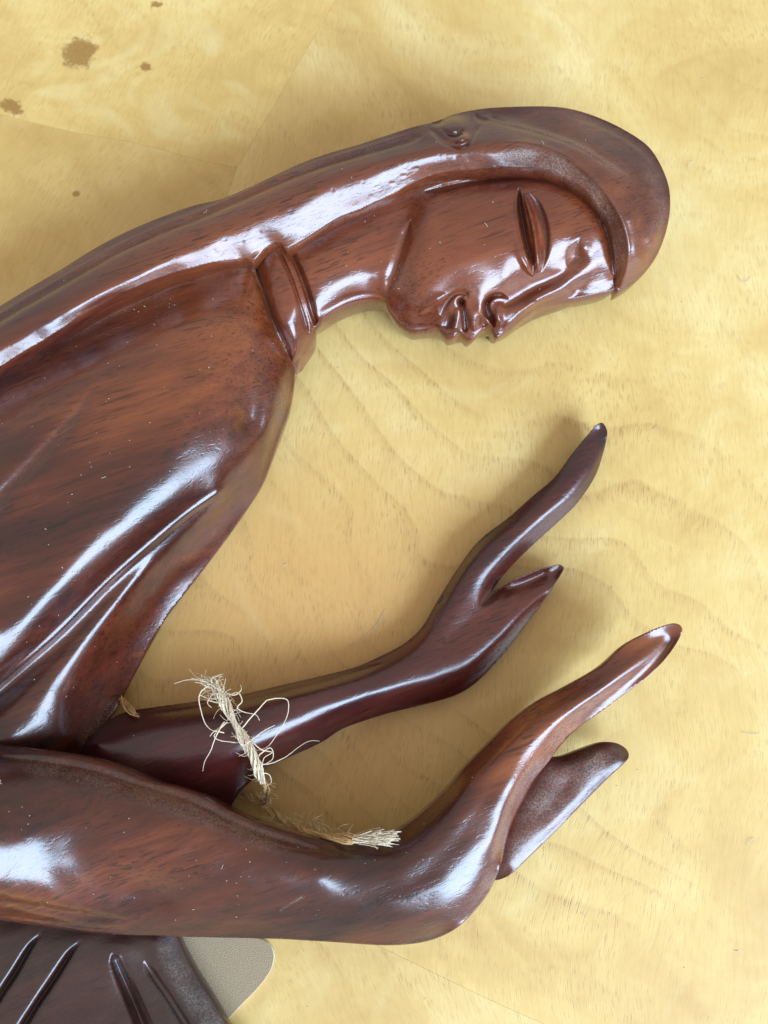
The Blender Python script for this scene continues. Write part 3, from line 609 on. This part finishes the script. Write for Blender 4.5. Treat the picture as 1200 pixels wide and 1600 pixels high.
# carved pedestal / kneeling skirt below the sleeve
sk = Surf([(-90, 1415, 58, 3), (0, 1425, 58, 3), (150, 1440, 56, 3), (245, 1450, 48, 4), (270, 1456, 46, 5), (288, 1490, 44, 4), (308, 1527, 44, 4), (337, 1573, 44, 4), (358, 1610, 44, 4), (400, 1690, 44, 4), (-90, 1690, 58, 4)], 2.0)
sk.heights([[(-80, 1460, 70), (100, 1475, 68), (200, 1480, 64), (222, 1495, 60)], [(-80, 1560, 74), (100, 1560, 72), (250, 1570, 60)], [(-80, 1660, 74), (150, 1660, 74), (300, 1655, 60)],
  [(226, 1500, 59), (245, 1530, 59), (268, 1562, 59), (300, 1612, 59), (335, 1675, 59)],
  [(244, 1470, 58), (262, 1505, 56), (282, 1540, 55), (305, 1578, 55), (330, 1622, 55), (362, 1685, 55)],
  [(262, 1475, 54), (282, 1512, 51), (305, 1550, 50), (330, 1592, 50), (355, 1640, 50)]], 'r', 2.6, step=10)
sk.groove([(226, 1502), (246, 1532), (268, 1564), (300, 1616), (335, 1680)], 7, 6, dust=.0, taper=.1)
sk.groove([(64, 1458), (46, 1482), (23, 1521), (0, 1556), (-40, 1620)], [2.5, 4, 5, 5, 6], [5, 13, 15, 15, 15], power=2.0, taper=.12)
sk.groove([(126, 1470), (111, 1488), (84, 1530), (57, 1570), (30, 1615), (0, 1670)], [2.5, 4, 5, 5, 6, 6], [5, 13, 15, 15, 15, 15], power=2.0, taper=.12)
sk.groove([(176, 1490), (190, 1522), (205, 1556), (226, 1606), (250, 1665)], [5, 8, 9, 10, 11], [15, 20, 22, 22, 22], power=2, taper=.06)
sk.groove([(250, 1470), (285, 1530), (330, 1600), (370, 1680)], 17, .1, dust=.4, power=4, taper=.1)  # bevel sheen painted grey using the dust mask
sk.groove([(184, 1488), (199, 1522), (214, 1556), (235, 1603), (260, 1660)], 1.8, -2.5, taper=.05, dust=.2)
sk.build('skirt', M_BASE, fig, floor=3, rb=10)

# ------------------------------------------------------------------ card under the figure
M_CARD = simple('greyboard', (0.34, 0.25, 0.15), .8, .12, 2200)
M_CARDE = simple('card_edge', (0.75, 0.72, 0.66), .7, .08, 900)
cardp = spline([(150, 1440), (380, 1463), (402, 1466), (416, 1472), (426, 1484), (428, 1498), (422, 1518), (404, 1543), (372, 1576), (340, 1612), (270, 1690), (120, 1690)], 6, True)
pc = [tuple(at(p[0], p[1], 6)[:2]) for p in cardp]
card = prism('card', pc, .0002, .0014, M_CARD); tag(card, 'grey-brown cardboard piece with rounded corner poking out from under the carved base', 'card')
card.data.materials.append(M_CARDE)
for p in card.data.polygons:
    if abs(p.normal.z) < .5: p.material_index = 1
m_ = card.modifiers.new('edge', 'BEVEL'); m_.width = .00025; m_.segments = 2; m_.limit_method = 'ANGLE'

# ------------------------------------------------------------------ twine
M_TW = simple('jute_fibre', (0.62, 0.39, 0.17), .75, .3, 1500)
M_TWP = simple('jute_fibre_pale', (0.80, 0.67, 0.48), .7, .22, 1500)
def tube(paths, name, mat, parent, sides=5):
    """paths: list of (Nx3 metres, radius array)"""
    V = []; F = []; base = 0
    for P, r in paths:
        P = np.asarray(P); n = len(P); r = np.broadcast_to(r, (n,))
        T = np.gradient(P, axis=0); T /= np.linalg.norm(T, axis=1)[:, None]+1e-12
        a = np.cross(T, [0, 0, 1.0]); l = np.linalg.norm(a, axis=1)[:, None]; a = np.where(l > 1e-4, a/(l+1e-12), [1.0, 0, 0]); b = np.cross(T, a)
        ang = np.arange(sides)*2*math.pi/sides
        ring = P[:, None]+r[:, None, None]*(np.cos(ang)[None, :, None]*a[:, None]+np.sin(ang)[None, :, None]*b[:, None])
        V.append(ring.reshape(-1, 3))
        i = np.arange(n-1)[:, None]; k = np.arange(sides)[None]
        F.append(np.stack([base+i*sides+k, base+i*sides+(k+1) % sides, base+(i+1)*sides+(k+1) % sides, base+(i+1)*sides+k], -1).reshape(-1, 4))
        base += n*sides
    return mesh_np(name, np.vstack(V), np.vstack(F), mat, parent)
def path3(pts, n=10):
    """pts rows u, v, z"""
    q = spline(pts, n); return at(q[:, 0], q[:, 1], q[:, 2])
def resample(P, step):
    d = np.r_[0, np.cumsum(np.linalg.norm(np.diff(P, axis=0), axis=1))]; k = max(3, int(d[-1]/step)); s_ = np.linspace(0, d[-1], k)
    return np.stack([np.interp(s_, d, P[:, c]) for c in range(3)], 1)
twine = empty('twine', tuple(at(400, 1200, 0)))
tag(twine, 'frayed natural jute twine tied round the darker forearm, its end trailing to the nearer arm', 'twine')
def rel(o): o.matrix_parent_inverse = twine.matrix_world.inverted(); return o
bpy.context.view_layer.update()
def yarn(pts, rad, name, mat, nfib=26, turns_per=.026, fray=.25):
    C = resample(path3(pts, 14), .0007); n = len(C)
    T = np.gradient(C, axis=0); T /= np.linalg.norm(T, axis=1)[:, None]
    a = np.cross(T, [0, 0, 1.0]); a /= np.linalg.norm(a, axis=1)[:, None]; b = np.cross(T, a)
    s_ = np.r_[0, np.cumsum(np.linalg.norm(np.diff(C, axis=0), axis=1))]
    R = rad*S*(1+.14*np.sin(s_/.004)+.1*np.sin(s_/.0017+1))
    out = []
    for ply in range(2):                                                  # two plies twisted together
        ph0 = ply*math.pi
        for k in range(nfib):
            rr = math.sqrt(rng.random())*.62; p1 = rng.uniform(0, 2*math.pi); tw = s_/turns_per*2*math.pi
            px_ = .48*np.cos(tw+ph0)+rr*np.cos(tw*1.5+p1); py_ = .48*np.sin(tw+ph0)+rr*np.sin(tw*1.5+p1)
            lo = rng.uniform(0, .35)*(rng.random() < .5); hi = 1-rng.uniform(0, .35)*(rng.random() < .5)
            i0, i1 = int(lo*n), max(int(lo*n)+6, int(hi*n))
            P = C+R[:, None]*(px_[:, None]*a+py_[:, None]*b)+rng.normal(0, 1, (n, 3))*.00004+np.cumsum(rng.normal(0, .00006, (n, 3)), 0)*rng.choice([.2, .6])
            out.append((P[i0:i1], rng.uniform(.00012, .00024)))
    return rel(tube(out, name, mat, twine, 4))
yarn([(322, 1062, 128), (338, 1075, 134), (350, 1097, 136), (362, 1122, 136), (378, 1150, 134), (392, 1176, 132), (402, 1200, 128), (410, 1222, 116)], 6.3, 'knotted_strand', M_TWP)
yarn([(404, 1206, 122), (413, 1228, 100), (417, 1246, 60), (408, 1254, 30), (392, 1246, 22), (378, 1238, 20)], 5, 'tucked_strand', M_TW, 14)
yarn([(392, 1238, 22), (408, 1252, 26), (425, 1268, 36), (448, 1286, 56), (478, 1299, 100), (510, 1307, 132), (540, 1311, 152), (566, 1311, 160)], 5.0, 'loose_strand', M_TW, 20)
yarn([(184, 1090, 40), (196, 1098, 55), (203, 1108, 78), (214, 1118, 96)], 5, 'rear_strand', M_TW, 12)
# frayed pale tip
fr = []
for k in range(110):
    a0 = rng.uniform(-.5, .5); L = rng.uniform(28, 66); u0 = rng.uniform(550, 566); v0 = 1311+rng.normal(0, 3.0)
    fr.append((path3([(u0, v0, 160+rng.uniform(-5, 5)), (u0+L*.5, v0-2+a0*9+rng.normal(0, 1), 164+rng.uniform(-5, 7)), (u0+L, v0-3+a0*20, 168+rng.uniform(-8, 10))], 5), rng.uniform(.00008, .00017)))
rel(tube(fr, 'frayed_tip', M_TWP, twine, 3))
fr = []
for k in range(85):                                                      # frayed head of the knot
    u0 = rng.uniform(322, 352); v0 = 1064+(u0-322)*1.05+rng.normal(0, 4); an = rng.normal(-2.5, .9); L = rng.uniform(12, 36)
    c1 = an+rng.uniform(-.7, .7)
    fr.append((path3([(u0, v0, 134), (u0+L*.5*math.cos(an), v0+L*.5*math.sin(an)*.8, 142+rng.uniform(-10, 10)), (u0+L*math.cos(c1), v0+L*math.sin(c1)*.75, 140+rng.uniform(-16, 16))], 6), rng.uniform(.00005, .00012)))
rel(tube(fr, 'frayed_knot', M_TWP, twine, 3))
# long single fibres
fb = [[(345, 1080, 140), (320, 1065, 146), (295, 1062, 140), (272, 1068, 130)],
 [(330, 1068, 140), (312, 1085, 150), (314, 1110, 150), (322, 1132, 148), (336, 1142, 146), (352, 1128, 144)],
 [(350, 1128, 142), (338, 1148, 150), (330, 1172, 146), (321, 1190, 138), (318, 1206, 126)],
 [(355, 1128, 142), (335, 1150, 150), (346, 1158, 150), (368, 1160, 144)], [(350, 1145, 144), (336, 1142, 150), (328, 1150, 150)],
 [(378, 1138, 142), (392, 1122, 150), (408, 1105, 152), (414, 1098, 150), (418, 1094, 148), (432, 1091, 146), (449, 1093, 142), (451, 1110, 140), (444, 1130, 140), (430, 1152, 140), (420, 1166, 138), (408, 1172, 138)],
 [(360, 1085, 142), (372, 1082, 148), (378, 1095, 150), (370, 1105, 148), (382, 1112, 146), (400, 1116, 146), (405, 1125, 144)],
 [(352, 1082, 142), (366, 1086, 148), (376, 1078, 146), (375, 1070, 142)],
 [(384, 1150, 140), (396, 1162, 148), (408, 1172, 146), (424, 1176, 140), (412, 1184, 138), (408, 1200, 132)],
 [(403, 1196, 130), (425, 1192, 112), (447, 1182, 96), (468, 1166, 80), (486, 1157, 66), (500, 1158, 56)],
 [(406, 1208, 126), (420, 1210, 120), (424, 1222, 112), (416, 1228, 108)], [(336, 1078, 140), (324, 1098, 146), (330, 1106, 146)],
 [(572, 1312, 140), (588, 1324, 150), (593, 1340, 150), (592, 1348, 148)], [(380, 1165, 140), (400, 1150, 148), (414, 1140, 146), (430, 1132, 142)],
 [(404, 1180, 138), (422, 1168, 140), (426, 1184, 134), (416, 1192, 130)]]
out = []
for f_ in fb:
    q = spline(f_, 12); q[:, :2] += np.cumsum(rng.normal(0, .12, (len(q), 2)), 0); P = at(q[:, 0], q[:, 1], q[:, 2])
    out.append((P, np.linspace(.00022, .0001, len(P))))
for k in range(150):                                                      # fuzz along the yarn
    t = rng.random(); u0 = np.interp(t, [0, .35, .6, 1], [340, 392, 425, 560]); v0 = np.interp(t, [0, .35, .6, 1], [1080, 1178, 1268, 1312]); z0 = np.interp(t, [0, .35, .55, .62, 1], [142, 138, 60, 36, 140])
    an = rng.uniform(0, 2*math.pi); L = rng.uniform(8, 24)
    out.append((path3([(u0, v0, z0), (u0+L*.5*math.cos(an), v0+L*.5*math.sin(an), z0+rng.uniform(2, 10)), (u0+L*math.cos(an+.6), v0+L*math.sin(an+.6), z0+rng.uniform(0, 14))], 5), .00006))
tag(rel(tube(out, 'loose_fibres', M_TWP, twine, 4)), kind='stuff')

# ------------------------------------------------------------------ lint on the table
M_LINT = simple('lint', (0.62, 0.57, 0.50), .8, .1, 900)
lint = [([(1153, 430), (1160, 440), (1168, 441), (1173, 433)], 'short white curl of lint right of the hood'),
 ([(602, 952), (590, 975), (575, 992), (560, 1003), (545, 1008)], 'long pale hair on the table left of the far forearm'),
 ([(1160, 1144), (1172, 1148), (1186, 1147)], 'straight white lint fibre near the right edge, level with the thumb'),
 ([(1167, 1322), (1172, 1314), (1178, 1310)], 'small lint fleck right of the raised thumb near the right edge'),
 ([(1075, 262), (1078, 255), (1083, 251)], 'tiny lint thread above and right of the hood')]
for pts, lab in lint:
    q = spline(pts, 10); P = at(q[:, 0], q[:, 1], 1.2+1.5*np.sin(np.linspace(0, 3.1, len(q))))
    tag(tube([(P, .00009)], 'lint_fibre', M_LINT, None, 4), lab, 'lint', 'lint on the table')

# ------------------------------------------------------------------ lint and dust specks lying on the lacquer
def surf_z(sf, u, v):
    k = np.argmin((sf.X-u)**2+(sf.Y-v)**2); j, i = np.unravel_index(k, sf.X.shape)
    return sf.Z[j, i] if sf.ins[j, i] and sf.d[j, i] > 8 else None
out = []
for sf, n, box in ((robe, 90, (0, 450, 440, 1140)), (na, 70, (0, 1200, 760, 1440)), (veil, 26, (0, 170, 1030, 540)), (head, 22, (500, 300, 900, 480)), (fa, 26, (200, 700, 900, 1220))):
    for k in range(n):
        u, v = rng.uniform(box[0], box[2]), rng.uniform(box[1], box[3]); z = surf_z(sf, u, v)
        if z is None: continue
        L = rng.choice([.5, .9, 1.5, 4.0], p=[.5, .32, .12, .06]); a = rng.uniform(0, 6.28); b = a+rng.uniform(-1.2, 1.2)
        out.append((path3([(u, v, z+.7), (u+L*math.cos(a), v+L*math.sin(a), z+1.3), (u+L*(math.cos(a)+math.cos(b)), v+L*(math.sin(a)+math.sin(b)), z+.9)], 3), rng.uniform(.00004, .00010)))
for k in range(60):
    u, v = rng.uniform(300, 1200), rng.uniform(20, 1590); L = rng.choice([1, 1.6, 4], p=[.5, .4, .1]); a = rng.uniform(0, 6.28)
    out.append((path3([(u, v, .5), (u+L*math.cos(a), v+L*math.sin(a), .9), (u+L*1.8*math.cos(a+.4), v+L*1.8*math.sin(a+.4), .5)], 3), rng.uniform(.00006, .00012)))
tag(tube(out, 'dust_specks', M_LINT, None, 4), 'fine pale dust specks and lint scattered over the carving and table', 'dust', kind='stuff')
